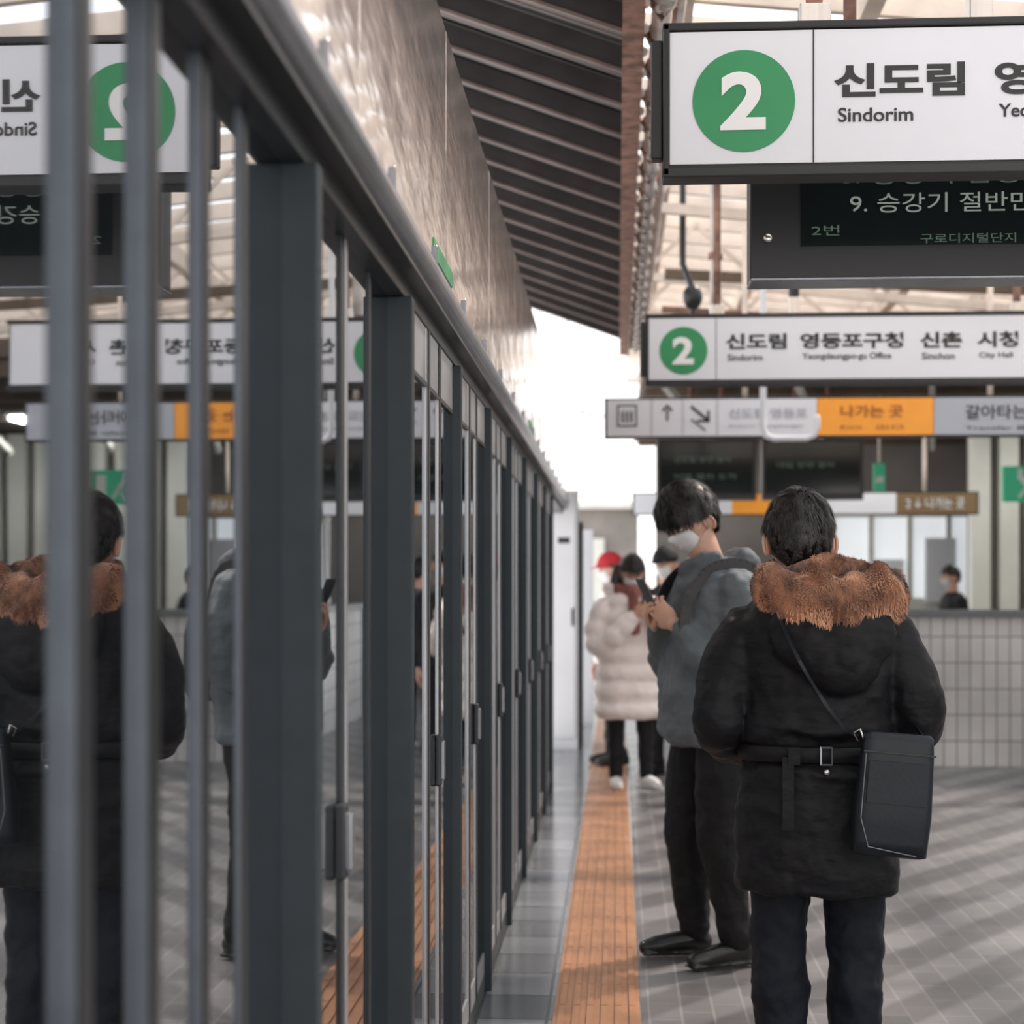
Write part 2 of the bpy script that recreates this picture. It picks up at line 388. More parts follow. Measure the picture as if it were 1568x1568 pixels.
# ---------------------------------------------------------------- signs
def line_sign(x0,y,z0,z1,name,x1=2.45,bold=.035,hang=4.):
    e=empty(name,(0,0,0))
    b=B(); b.box(x0,x1,y,y+.07,z0,z1-.005,'black')
    b.box(x0-.012,x1+.012,y-.012,y+.08,z1-.022,z1-.002,'black'); b.box(x0-.012,x1+.012,y-.012,y+.08,z0-.004,z0+.022,'black')
    b.box(x0-.012,x0+.006,y-.012,y+.08,z0,z1-.003,'black')
    b.box(x0-.042,x0-.012,y+.01,y+.06,z0+.05,z1-.04,'black')
    for x in(x0+.36,x1-.3):
        b.box(x-.02,x+.06,y+.01,y+.07,z1-.01,z1+.05,'chrome'); b.tube([(x+.02,y+.04,z1),(x+.02,y+.04,zl(x)-.1)],.022,'rust',12,caps=False)
    b.box(x0+.77,x0+.83,y+.01,y+.07,z1-.01,z1+.09,'chrome'); b.tube([(x0+.8,y+.04,z1),(x0+.8,y+.04,zl(x)-.1)],.03,'header_dark',12,caps=False)
    b.obj('housing',e,bevel=.004)
    b=B(); b.box(x0+.006,x1-.012,y-.006,y+.01,z0+.03,z1-.026,'signwhite'); b.obj('face',e)
    b=B(); zc=(z0+z1)/2-.008; b.disc((x0+.195,y-.0055,zc),.131,.003,'green'); b.box(x0+.371,x0+.3745,y-.008,y-.005,z0+.03,z1-.026,'ink'); b.obj('line_badge',e)
    text('badge_digit','2',e,x0+.195-.060,x0+.195+.056,zc,.150,y-.0095,'white_t',.035)
    zt=zc+.048; zs=zc-.040
    for i,(k,en,a,c,d) in enumerate((('신도림','Sindorim',.425,.755,.625),('영등포구청','Yeongdeungpo-gu Office',.83,1.385,1.32),('신촌','Sinchon',1.475,1.70,1.66),('시청','City Hall',1.78,2.00,1.97))):
        text('station_kr_%d'%i,k,e,x0+a,x0+c,zt,.086,y-.007,'ink',bold)
        text('station_en_%d'%i,en,e,x0+a+.01,x0+d,zs,.036 if 'g' not in en else .044,y-.007,'ink',.014)
    return e
line_sign(.13,4.4,2.446,2.842,'station_direction_sign')
line_sign(.168,9.35,2.49,2.882,'station_direction_sign')

def led_board(name,x0,x1,y,z0,z1,hang=None):
    e=empty(name); b=B(); b.box(x0,x1,y,y+.12,z0,z1,'black'); b.box(x0+.0,x1,y-.01,y+.13,z0-.008,z0+.002,'tube')
    for x in(x0+.3,x1-.3): b.tube([(x,y+.1,z1),(x,y+.1,hang if hang else zl(x)-.05)],.02,'rust',10,caps=False)
    b.obj('housing',e,bevel=.004)
    return e
e=led_board('led_information_board',.384,2.6,4.95,2.278,2.77)
b=B(); b.box(.53,2.55,4.944,4.952,2.37,2.74,'blackgloss'); b.ell((.435,4.945,2.395),(.014,.008,.014),'chrome',seg=12,rings=8); b.ell((.435,4.945,2.72),(.012,.008,.012),'chrome',seg=12,rings=8); b.obj('screen',e)
text('led_a','8. 승강기 탑승시 주의',e,.64,1.42,2.575,.060,4.943,'led2')
text('led_b','9. 승강기 절반만 타세요',e,.67,1.42,2.492,.056,4.943,'led')
text('led_c','2번',e,.56,.64,2.415,.030,4.943,'led2')
text('led_d','구로디지털단지',e,.87,1.14,2.388,.028,4.943,'led2')

def wayfind(name,x0,x1,y,z0,z1,secs,hangx,hz=3.5):
    e=empty(name); b=B(); b.box(x0,x1,y,y+.08,z0,z1,'black')
    for x in hangx: b.tube([(x,y+.04,z1),(x,y+.04,hz)],.02,'cream',10,caps=False)
    for (a,c,m) in secs: b.box(a,c,y-.008,y+.01,z0+.014,z1-.014,m)
    b.obj('housing',e); return e
e=wayfind('exit_direction_sign',-.09,3.3,12.,2.43,2.715,((-.07,1.395,'signwhite'),(1.40,2.20,'orange'),(2.205,3.28,'signgrey')),(.9,2.6),3.9)
b=B(); y=11.99
b.box(.0,.14,y-.002,y,2.51,2.665,'ink'); b.box(.012,.128,y-.004,y,2.522,2.653,'signwhite')
for x in(.04,.07,.10): b.box(x-.008,x+.008,y-.006,y,2.54,2.60,'ink'); b.ell((x,y-.003,2.62),(.009,.003,.009),'ink',seg=8,rings=6)
b.box(.02,.12,y-.006,y,2.60,2.606,'ink')
b.box(.24,.243,y-.002,y,2.45,2.70,'ink'); b.box(.70,.703,y-.002,y,2.45,2.70,'ink'); b.box(.46,.463,y-.002,y,2.45,2.70,'ink')
b.box(.345,.36,y-.003,y,2.55,2.63,'ink'); b.beam((.32,y-.002,2.62),(.353,y-.002,2.66),.003,.014,'ink'); b.beam((.386,y-.002,2.62),(.353,y-.002,2.66),.003,.014,'ink')
b.beam((.52,y-.002,2.65),(.64,y-.002,2.55),.004,.02,'ink'); b.box(.56,.65,y-.004,y,2.54,2.556,'ink'); b.box(.632,.648,y-.004,y,2.54,2.62,'ink')
b.beam((.52,y-.002,2.56),(.62,y-.002,2.48),.004,.01,'ink')
b.obj('pictograms',e)
text('t_line','신도림 영등포',e,.78,1.33,2.60,.07,y-.002,'signgrey',.02); text('t_line2','Sindorim Yeongdeungpo',e,.78,1.3,2.51,.03,y-.002,'signgrey')
text('t_exit','나가는 곳',e,1.56,1.99,2.61,.085,y-.002,'inkbrown',.02); text('t_exit_en','Exit   出口',e,1.56,1.99,2.50,.03,y-.002,'inkbrown')
text('t_tr','갈아타는 곳',e,2.42,2.98,2.60,.10,y-.002,'ink',.01); text('t_tr_en','Transfer 换乘',e,2.42,2.95,2.49,.03,y-.002,'ink')
e=led_board('led_information_board',.35,1.22,15.,2.15,2.68,3.24); b=B(); b.box(.38,1.19,14.99,15,2.2,2.65,'blackgloss'); b.obj('screen',e)
text('led_e','신도림 방면 열차',e,.5,1.0,2.5,.05,14.99,'led2'); text('led_f','이번 열차 도착',e,.5,1.05,2.35,.05,14.99,'led2')
e=led_board('led_information_board',1.27,2.15,15.,2.15,2.68,3.24); b=B(); b.box(1.3,2.12,14.99,15,2.2,2.65,'blackgloss'); b.obj('screen',e)
text('led_g','대림 방면 열차',e,1.4,1.9,2.45,.05,14.99,'led2')
e=wayfind('exit_direction_sign',.16,3.75,17.9,2.13,2.37,((.18,1.2,'signwhite'),(1.2,1.7,'orange'),(1.7,2.9,'signwhite'),(2.9,3.73,'signbrown')),(1.,3.2),3.24)
text('t_far','2 ↓ 나가는 곳',e,3.0,3.6,2.25,.12,17.88,'signwhite',.01)
e=empty('emergency_exit_sign'); b=B(); b.box(3.58,4.1,16,16.08,2.17,2.5,'exitgreen'); b.tube([(3.85,16.04,2.5),(3.85,16.04,3.24)],.015,'cream',8,caps=False)
b.beam((3.72,15.995,2.42),(3.80,15.995,2.30),.004,.05,'white_t'); b.ell((3.73,15.995,2.45),(.025,.004,.025),'white_t'); b.beam((3.79,15.995,2.31),(3.72,15.995,2.21),.004,.025,'white_t'); b.beam((3.80,15.995,2.31),(3.86,15.995,2.22),.004,.025,'white_t'); b.box(3.92,4.02,15.994,16,2.22,2.45,'white_t'); b.obj('box',e)
b=B(); b.box(2.33,2.43,15.6,15.65,2.25,2.5,'exitgreen'); b.box(2.345,2.415,15.595,15.6,2.33,2.38,'white_t'); b.tube([(2.38,15.62,2.5),(2.38,15.62,3.24)],.012,'cream',8,caps=False); b.obj('platform_number_sign')

# ---------------------------------------------------------------- station building behind
st=empty('stairwell_parapet')
b=B(); b.box(1.75,8,13.2,13.4,0,1.15,'tile'); b.box(1.75,1.95,13.4,18,0,1.15,'tile'); b.obj('tiled_wall',st)
b=B(); b.box(1.70,8.05,13.14,13.46,1.15,1.205,'ledge'); b.box(1.70,2.0,13.46,18,1.15,1.205,'ledge'); b.obj('ledge',st,bevel=.006)
b=B(); b.box(.22,9,13.5,22,3.25,3.40,'ceil')
b.obj('ceiling')
b=B()
for i in range(9): b.beam((.25,13.6+i*.9,3.17),(8.9,13.6+i*.9,3.17),.12,.14,'ceil')
for i in range(7): b.beam((.3+i*1.1,13.7,3.12),(1.0+i*1.1,17.5,2.80),.05,.07,'palewall')
b.obj('ceiling_beams')
b=B(); b.box(.5,9,22,22.2,0,3.3,'dimwall'); b.obj('wall_back')
b=B(); b.box(9,9.2,-3,22,0,3.4,'palewall')
b.obj('wall_right')
b=B(); e=empty('ticket_office')
b.box(2.5,4.3,20.2,20.4,0,1.25,'palewall'); b.box(2.5,4.3,20.2,20.3,1.25,2.2,'officelight'); b.box(2.5,4.3,20.1,20.4,2.2,2.35,'palewall')
for x in(2.5,2.95,3.4,3.85,4.25): b.box(x,x+.06,20.15,20.25,1.25,2.2,'palewall')
b.box(3.0,3.35,20.12,20.2,1.3,1.7,'cabinet'); b.box(3.6,3.95,20.10,20.2,1.2,1.95,'cabinet')
b.obj('office_front',e)
b=B()
for i in range(14):
    x=3.80+i*.30; b.box(x,x+.20,18.5,18.68,0,3.08,'paleslat')
b.box(3.80,7.9,18.7,18.75,0,3.08,'dimwall')
b.obj('louvre_screen')
e=empty('added_fill_lamp')  # added fill lighting, brightens the station interior and pale slats
b=B(); 
for x in(2.4,5,3.9): b.box(x,x+.12,16.7,17.6,3.06,3.1,'filltube'); b.box(x-.03,x+.15,16.65,17.65,3.1,3.13,'cabinet'); b.box(x+.04,x+.08,17,17.1,3.13,3.25,'cabinet')
b.obj('fill_tubes',e)
b=B(); b.box(-3.5,.5,40,41,0,3.2,'dimwall'); b.box(-3.5,.5,39.7,41,3.2,3.35,'palewall'); b.box(-.9,-.3,39.9,40,1,2.5,'palewall'); b.obj('distant_building')
b=B()
for (x,y) in((-1.4,22),(-1.6,30)):
    b.tube([(x,y,-1),(x,y,7)],.06,'cream',8,caps=False)
    for i in range(8): b.beam((x,y,3.2+i*.4),(x+.25,y,3.4+i*.4),.015,.015,'cream'); b.beam((x+.25,y,3.4+i*.4),(x,y,3.6+i*.4),.015,.015,'cream')
    b.tube([(x+.25,y,3),(x+.25,y,6.6)],.02,'cream',6,caps=False)
for x,z in((-1.0,4.2),(-.6,4.6),(-1.8,4.9)): b.tube([(x,16,z),(x*1.,45,z-.2)],.012,'joistedge',5,caps=False)
for x,z,x2,z2 in((-.9,3.2,.2,4.3),(-.9,3.7,.3,3.5),(-.5,2.6,-.2,4.6)): b.tube([(x,22,z),(x2,22,z2)],.012,'joistedge',5,caps=False)
b.obj('catenary_mast')

# ================================================================ PEOPLE
def smooth01(x): x=max(0,min(1,x)); return x*x*(3-2*x)
def head_pt(d):
    x,y,z=d; low=max(0,-z); up=max(0,z)
    X=x*.076*(1-.30*low**1.6); Y=y*.096; Z=z*.118
    if y<0: Y*=(1-.45*low**1.3)
    else: Y*=(1-.10*low)
    if y>0:
        g=lambda cx,cz,sx,sz: math.exp(-(((x-cx)/sx)**2+((z-cz)/sz)**2))
        Y+=.020*g(0,-.18,.13,.13)+.010*g(0,.02,.10,.20)
        Y-=.009*(g(.38,.06,.2,.11)+g(-.38,.06,.2,.11))
        Y+=.005*g(0,.24,.5,.09)+.007*g(0,-.50,.26,.05)+.005*g(0,-.58,.2,.05)
        Y+=.008*g(0,-.86,.4,.15)
    return Vector((X,Y,Z))
def sph(nu,nv):
    for i in range(nv+1):
        th=math.pi*i/nv
        for k in range(nu):
            a=2*math.pi*k/nu; yield Vector((math.sin(th)*math.cos(a),math.sin(th)*math.sin(a),math.cos(th)))
def sphf(nu,nv): return [(i*nu+k,(i+1)*nu+k,(i+1)*nu+(k+1)%nu,i*nu+(k+1)%nu) for i in range(nv) for k in range(nu)]
def hairm(d,front=.40,back=-.70,side=.0):
    x,y,z=d
    if y>0: zl_=side+(front-side)*min(1,(y*1.6))**.8
    else: zl_=side+(back-side)*min(1,(-y*1.15))**1.1
    if abs(x)>.65 and -.40<y<.25 : zl_=max(zl_,.12)
    return smooth01((z-zl_)/.14+.5)
def make_head(parent,loc,yaw=0,pitch=0,roll=0,s=1.,front=.40,thick=.016,strands=0,slen=.03,mask=True,hair=True,hm='hair',neck=None,fringe=False,res=48,top=.006,lift=.32):
    e=empty('head',loc); e.parent=parent
    e.rotation_euler=(Matrix.Rotation(yaw,3,'Z')@Matrix.Rotation(pitch,3,'X')@Matrix.Rotation(roll,3,'Y')).to_euler(); e.scale=(s,s,s)
    b=B(); ds=list(sph(res,res*3//4)); b.add([head_pt(d) for d in ds],sphf(res,res*3//4),'skin',True)
    for sx in(-1,1):
        rt=Matrix.Rotation(R(12)*-1,3,'X')@Matrix.Rotation(R(32)*sx,3,'Z')
        b.ell((sx*.083,-.010,-.016),(.007,.020,.033),'skin',rt,16,10)
        pts=[Vector((sx*.090,-.010,-.016))+rt@Vector((0,.018*math.cos(t)*-1,.030*math.sin(t))) for t in [R(a) for a in range(-80,200,20)]]
        b.tube(pts,.0045,'skin',8)
        b.ell((sx*.030,.078,.006),(.0125,.010,.0085),'eyew',None,12,8); b.ell((sx*.030,.0855,.004),(.0055,.003,.0055),'iris',None,10,6)
        b.tube([(sx*.014,.094,.027),(sx*.03,.096,.032),(sx*.047,.086,.029)],.003,'hair',6)
        b.tube([(sx*.017,.0865,.011),(sx*.03,.0905,.0155),(sx*.044,.083,.011)],.0022,'hair',5)
    b.tube([(-.02,.091,-.060),(0,.099,-.058),(.02,.091,-.060)],.0032,'lip',6)
    b.obj('face',e)
    if hair:
        b=B(); vs=[]
        for d in ds:
            m=hairm(d,front); p=head_pt(d); t=-.010+(thick+.010)*m + (.006*m*noise.noise(d*4)) + top*m*max(0,d.z)
            vs.append(p+Vector((d.x,d.y,d.z*.9))*t)
        b.add(vs,sphf(res,res*3//4),'hairbase' if strands>3000 else hm,True)
        if strands:
            random.seed(3); vs=[];fs=[]; c=0; crown=Vector((.1,-.35,.93)).normalized()
            while c<strands:
                d=Vector((random.gauss(0,1),random.gauss(0,1),random.gauss(0,1))).normalized()
                if hairm(d,front)<.4: continue
                c+=1
                mm=hairm(d,front)
                p=head_pt(d)+d*(-.008+(thick+.008)*mm*.9+top*max(0,d.z)*.8); t=(d-crown); t=(t-d*t.dot(d)); 
                if t.length<.01: continue
                t.normalize(); nv=noise.noise_vector(d*6); sw=crown.cross(t)
                dr=(t*1.0+sw*.35+d*(lift+.30*nv.x)+Vector((nv.y,nv.z,nv.x*.3))*.45+Vector((random.uniform(-.15,.15),random.uniform(-.15,.15),random.uniform(-.15,.15)))).normalized()
                L=slen*random.uniform(.6,1.2)
                if fringe and d.y>.4 and d.z>.2: L*=1.35
                if d.z<.25: L*=.6
                if d.z<-.15: L*=.75
                w_=d.cross(dr).normalized()*.0012; o=len(vs)
                p2=p+dr*L*.5; dr2=(dr-d*.50+Vector((0,0,-.2))).normalized(); p3=p2+dr2*L*.5
                vs+=[p-w_,p+w_,p2+w_*.8,p2-w_*.8,p3]; fs+=[(o,o+1,o+2,o+3),(o+3,o+2,o+4)]
            b.add(vs,fs,hm,False)
        b.obj('hair',e)
    if mask:
        b=B(); nu,nv=24,16; vs=[]
        for j in range(nv+1):
            el=R(-2-60*j/nv)
            for i in range(nu+1):
                az=R(-66+132*i/nu)*(1-.25*abs(j/nv-.45)*2)
                d=Vector((math.sin(az)*math.cos(el),math.cos(az)*math.cos(el),math.sin(el)))
                edge=min(i,nu-i)/3; edge=min(1,edge)
                p=head_pt(d)+Vector((d.x*.8,d.y,d.z*.5))*(.003+.014*edge*(1-.4*abs(j/nv*2-1)))
                vs.append(p)
        b.add(vs,[(j*(nu+1)+i,j*(nu+1)+i+1,(j+1)*(nu+1)+i+1,(j+1)*(nu+1)+i) for j in range(nv) for i in range(nu)],'mask',True)
        for sx in(-1,1):
            b.tube([(sx*.069,.030,-.022),(sx*.079,.01,.0),(sx*.088,-.012,.022)],.0014,'mask',5); b.tube([(sx*.062,.035,-.065),(sx*.076,.01,-.045),(sx*.085,-.018,-.04)],.0014,'mask',5)
        o=b.obj('face_mask',e); sm=o.modifiers.new('solid','SOLIDIFY'); sm.thickness=.002
    return e
def neck(parent,a,c,r=.055,m='skin'):
    b=B(); b.tube([a,c],[r,r*1.1],m,20); b.obj('neck',parent)
def lerp_rings(rings,n):
    out=[]
    for i in range(len(rings)-1):
        for k in range(n):
            t=k/n; out.append(tuple(rings[i][j]*(1-t)+rings[i+1][j]*t for j in range(5)))
    out.append(rings[-1]); return out
def catmull(pts,n=5):
    pts=[Vector(p) for p in pts]; P=[pts[0]*2-pts[1]]+pts+[pts[-1]*2-pts[-2]]; o=[]
    for i in range(1,len(P)-2):
        for k in range(n):
            t=k/n; a,b_,c,d=P[i-1],P[i],P[i+1],P[i+2]
            o.append(.5*((2*b_)+(c-a)*t+(2*a-5*b_+4*c-d)*t*t+(3*b_-a-3*c+d)*t**3))
    o.append(pts[-1]); return o
def limb(b,pts,rad,m,n=6,seg=18,quilt=0,qa=.0):
    P=catmull(pts,n); rr=[]
    for i in range(len(P)):
        t=i/n; k=min(int(t),len(rad)-2); f=t-k; r=rad[k]*(1-f)+rad[k+1]*f
        if quilt: r*=1+qa*(abs(math.sin(i/len(P)*math.pi*quilt))-.5)
        rr.append(r)
    b.tube(P,rr,m,seg)
def coat(parent,rings,arms,m,name='coat',voxel=.011,disp=((.16,.022),(.05,.008)),sm=4,extra=None,quilt=0,qa=.0,p=2.4):
    b=B(); rs=lerp_rings(rings,8)
    if quilt:
        z0=rs[0][2];z1=rs[-1][2]
        rs=[(a,c,z,rx*(1+qa*(abs(math.sin((z-z0)/(z1-z0)*math.pi*quilt))-.5)),ry*(1+qa*(abs(math.sin((z-z0)/(z1-z0)*math.pi*quilt))-.5))) for a,c,z,rx,ry in rs]
    b.loft(rs,m,p=p)
    for pts,rad in arms: limb(b,pts,rad,m,8,18,quilt*.9 if quilt else 0,qa*1.3)
    if extra: extra(b)
    return b.obj(name,parent,remesh=voxel,smooth=sm,disp=disp)
def legs(parent,L,Rr,m,hip,name='trousers',voxel=.010,disp=((.10,.022),(.035,.007))):
    b=B(); hx,hy,hz,rx,ry=hip; b.loft([(hx,hy,hz-.12,rx*.8,ry*.85),(hx,hy,hz-.05,rx,ry),(hx,hy,hz+.1,rx,ry)],m)
    for pts,rad in(L,Rr): limb(b,pts,rad,m,6)
    b.obj(name,parent,remesh=voxel,smooth=3,disp=disp)
def shoe(b,x,y,ang,m='shoe',s=1.):
    rt=Matrix.Rotation(ang,3,'Z'); sub=B()
    sub.tube([(0,-.07,.05),(0,-.02,.058),(0,.05,.048),(0,.12,.036),(0,.165,.03)],[.038,.043,.042,.040,.030],m,18)
    sub.tube([(0,-.05,.04),(0,-.045,.11)],[.04,.045],m,14)
    sub.box(-.036,.036,-.10,.18,.0,.014,m)
    b.add([Vector((x,y,0))+rt@Vector((v[0]*s,v[1]*s,max(0.001,v[2]*s))) for v in sub.v],sub.f,m,True)
def hand(parent,org,ydir,palm,side=1,curl=35,m='skin',name='hand',s=1.):
    Y=Vector(ydir).normalized(); Z=-Vector(palm); Z=(Z-Y*Z.dot(Y)).normalized(); X=Y.cross(Z)
    mt=Matrix((X,Y,Z)).transposed()
    b=B(); b.ell((0,.052,0),(.041,.052,.016),'skin'); b.ell((0,.005,0),(.028,.03,.020),'skin'); b.ell((side*.022,.035,-.008),(.018,.03,.014),'skin')
    for i,(fx,fl) in enumerate(((.031,.070),(.0105,.080),(-.0105,.074),(-.030,.058))):
        p=Vector((side*fx,.085-abs(i-1.2)*.004,0)); pts=[p-Vector((0,.02,0)),p.copy()]; a=R(curl*.5+i*4)
        for q in(.45,.32,.23):
            p=p+Vector((0,math.cos(a)*fl*q,-math.sin(a)*fl*q)); pts.append(p.copy()); a+=R(curl)
        b.tube(pts,[.0095,.0092,.0085,.0078,.0068],'skin',10)
    b.tube([(side*.020,.015,-.004),(side*.042,.040,-.014),(side*.050,.068,-.026),(side*.045,.092,-.038)],[.013,.012,.0105,.009],'skin',10)
    b.v=[tuple(Vector(org)+mt@(Vector(v)*s)) for v in b.v]
    return b.obj(name,parent,remesh=.0032,smooth=2)

# ---------- man in black parka (seen from behind)
mp=empty('man_in_black_parka',(.53,4.56,0),R(-2))
def ex(b):
    b.ell((.03,-.135,1.265),(.165,.065,.115),'parka',Matrix.Rotation(R(-12),3,'X')); b.ell((.05,-.15,1.20),(.10,.055,.09),'parka')
    b.ell((0,.02,1.36),(.11,.10,.07),'parka')
    for z,r in((.60,.010),(1.02,.012),(.905,.010)):
        pts=[(.203*math.cos(a),.142*math.sin(a)-.004,z+.012*math.sin(3*a+z*9)) for a in [2*math.pi*k/24 for k in range(25)]]
        b.tube(pts,r,'parka',8,caps=False)
coat(mp,[(0,0,.585,.215,.150),(0,0,.63,.220,.158),(0,0,.80,.214,.155),(0,0,.90,.205,.145),(0,0,.95,.190,.130),(0,0,1.0,.205,.142),(0,0,1.12,.208,.145),(0,0,1.24,.222,.14),(0,0,1.30,.212,.125),(0,.0,1.35,.165,.11),(0,.01,1.40,.10,.09)],
 [([(-.185,0,1.265),(-.235,-.02,1.15),(-.258,-.03,1.03),(-.22,.09,.965),(-.15,.17,.95)],[.078,.078,.070,.062,.055]),
  ([(.185,0,1.265),(.235,-.02,1.15),(.262,-.03,1.04),(.22,.09,.97),(.15,.17,.95)],[.078,.078,.070,.062,.055])],'parka',name='parka',voxel=.008,extra=ex,sm=3,disp=((.12,.028),(.04,.007)))
legs(mp,([(-.095,0,.85),(-.10,.01,.50),(-.095,-.005,.30),(-.09,0,.09)],[.092,.078,.072,.068]),([(.095,0,.85),(.105,.02,.50),(.10,-.0,.30),(.095,0,.09)],[.092,.078,.072,.068]),'navy',(0,0,.85,.17,.12),disp=((.09,.030),(.035,.008)))
b=B(); shoe(b,-.095,.02,R(6)); shoe(b,.10,.02,R(-8)); b.obj('shoes',mp,remesh=.006,smooth=2)
make_head(mp,(-.045,.02,1.515),yaw=R(4),pitch=R(-3),s=.98,front=.4,thick=.017,strands=26000,slen=.036,res=64,lift=.20)
neck(mp,(-.03,.0,1.36),(-.04,.01,1.47),.055)
b=B(); pts=[(.200*math.copysign(abs(math.cos(a))**.83,math.cos(a)),.140*math.copysign(abs(math.sin(a))**.83,math.sin(a)),.953) for a in [2*math.pi*k/48 for k in range(49)]]
vs=[];
for k in range(48):
    x,y,z=pts[k]; vs+=[(x*1.02,y*1.04,z-.022),(x*1.05,y*1.08,z-.018),(x*1.05,y*1.08,z+.018),(x*1.02,y*1.04,z+.022)]
b.add(vs,[(4*k+j,4*k+(j+1)%4,4*((k+1)%48)+(j+1)%4,4*((k+1)%48)+j) for k in range(48) for j in range(4)],'parka',True)
b.box(-.10,-.07,-.162,-.152,.76,.95,'parka'); b.box(-.085,-.055,-.168,-.158,.93,.975,'parka')
b.obj('belt',mp)
b=B(); 
for a in((-.014,.014,.022,.027),(-.014,.014,-.027,-.022)): b.box(.012+a[0],.012+a[1],-.166,-.160,.953+a[2]*.9,.953+a[3]*.9,'header_dark')
b.box(-.004,0,-.166,-.160,.93,.977,'tube'); b.box(.024,.028,-.166,-.160,.93,.977,'header_dark'); b.ell((.012,-.168,.912),(.008,.006,.008),'buckle',None,12,8)
b.obj('belt_buckle',mp)
# fur trim: plush strands on a draped ring
ring=[(.03,-.160,1.350),(.13,-.135,1.360),(.185,-.055,1.378),(.150,.04,1.400),(.07,.09,1.42),(-.06,.09,1.425),(-.115,.03,1.41),(-.128,-.07,1.385),(-.065,-.145,1.355)]
RP=catmull(ring+[ring[0]],12)[:-1]; rr=[]
for i,p in enumerate(RP):
    back=smooth01((-p.y+.05)/.2); rr.append(.038+.024*back)
N=len(RP); seg=24; fr=[]
for i in range(N):
    t=(RP[(i+1)%N]-RP[i-1]).normalized(); u=Vector((0,0,1)); u=(u-t*u.dot(t)).normalized(); q=t.cross(u); fr.append((u,q,t))
def fpt(i,f,a):
    u,q,t=fr[i]; c=RP[i].lerp(RP[(i+1)%N],f); n_=(u*math.cos(a)*1.12+q*math.sin(a)*.8); p=c+n_*rr[i]
    k=1+.50*noise.noise(Vector((p.x*16+p.z*9,p.y*13,p.z*5)))+.14*noise.noise(p*34)
    return c+n_*rr[i]*k
b=B(); vs=[fpt(i,0,2*math.pi*k/seg) for i in range(N) for k in range(seg)]
b.add(vs,[(i*seg+k,i*seg+(k+1)%seg,((i+1)%N)*seg+(k+1)%seg,((i+1)%N)*seg+k) for i in range(N) for k in range(seg)],'furbase',True)
b.ell((.03,-.085,1.418),(.115,.055,.050),'furbase')
random.seed(11); vs=[];fs=[]
def furstrand(p,nn,L):
    nv=noise.noise_vector(p*14); nv2=noise.noise_vector(p*45)
    d=(nn*.55+Vector((0,-.1,-.40))+nv*1.0+nv2*.35+Vector((random.uniform(-.2,.2),random.uniform(-.2,.2),random.uniform(-.2,.2)))).normalized()
    wv=d.cross(nn);
    if wv.length<.1: wv=Vector((1,0,0))
    wv=wv.normalized()*.0010; o=len(vs); m_=p+d*L*.55; e_=m_+(d+Vector((0,0,-.3))).normalized()*L*.45
    vs.extend([p-wv,p+wv,m_+wv*.7,m_-wv*.7,e_]); fs.extend([(o,o+1,o+2,o+3),(o+3,o+2,o+4)])
for _ in range(46000):
    i=random.randrange(N); f=random.random(); a=random.uniform(0,2*math.pi); u,q,t=fr[i]
    if fpt(i,f,a).y>.06 and random.random()<.7: continue
    nn=(u*math.cos(a)+q*math.sin(a)); furstrand(fpt(i,f,a),nn,random.uniform(.007,.014))
for _ in range(12000):
    d=Vector((random.gauss(0,1),random.gauss(0,1),random.gauss(0,1))).normalized()
    furstrand(Vector((.03+d.x*.115,-.085+d.y*.055,1.418+d.z*.050)),d,random.uniform(.007,.014))
b.add(vs,fs,'fur',False); b.obj('fur_hood_trim',mp)
# shoulder bag
bg_=empty('shoulder_bag',(.172,-.235,.865)); bg_.parent=mp; bg_.rotation_euler=(0,R(5),R(4))
b=B(); b.loft(lerp_rings([(0,0,-.155,.080,.020),(0,0,-.15,.092,.034),(0,0,-.05,.096,.040),(0,0,.10,.090,.034),(0,0,.148,.086,.026),(0,0,.155,.078,.018)],3),'bag',40,p=5); b.obj('bag_body',bg_)
b=B(); b.box(-.09,.09,-.038,-.032,.105,.109,'black'); b.tube([(-.084,-.038,.10),(-.084,-.042,-.06),(-.06,-.042,-.13),(.06,-.040,-.145)],.0015,'greycoat',6); b.box(-.075,.075,-.044,-.038,-.02,.085,'bag')
b.obj('bag_trim',bg_,bevel=.003)
b=B(); P=catmull([(-.10,-.03,1.375),(-.11,-.155,1.32),(-.06,-.206,1.20),(0,-.175,1.10),(.055,-.185,1.03),(.085,-.215,1.01)],8)
for i in range(len(P)-1): b.beam(P[i],P[i+1],.004,.009,'bag')
b.tube([(.085,-.225,1.0),(.075,-.23,1.02),(.09,-.23,1.03),(.10,-.225,1.0)],.003,'buckle',6)
P=catmull([(.255,-.225,1.0),(.25,-.10,1.02),(.2,.1,1.15),(.0,.18,1.30),(-.08,.08,1.39)],6)
for i in range(len(P)-1): b.beam(P[i],P[i+1],.004,.009,'bag')
b.obj('bag_strap',mp)

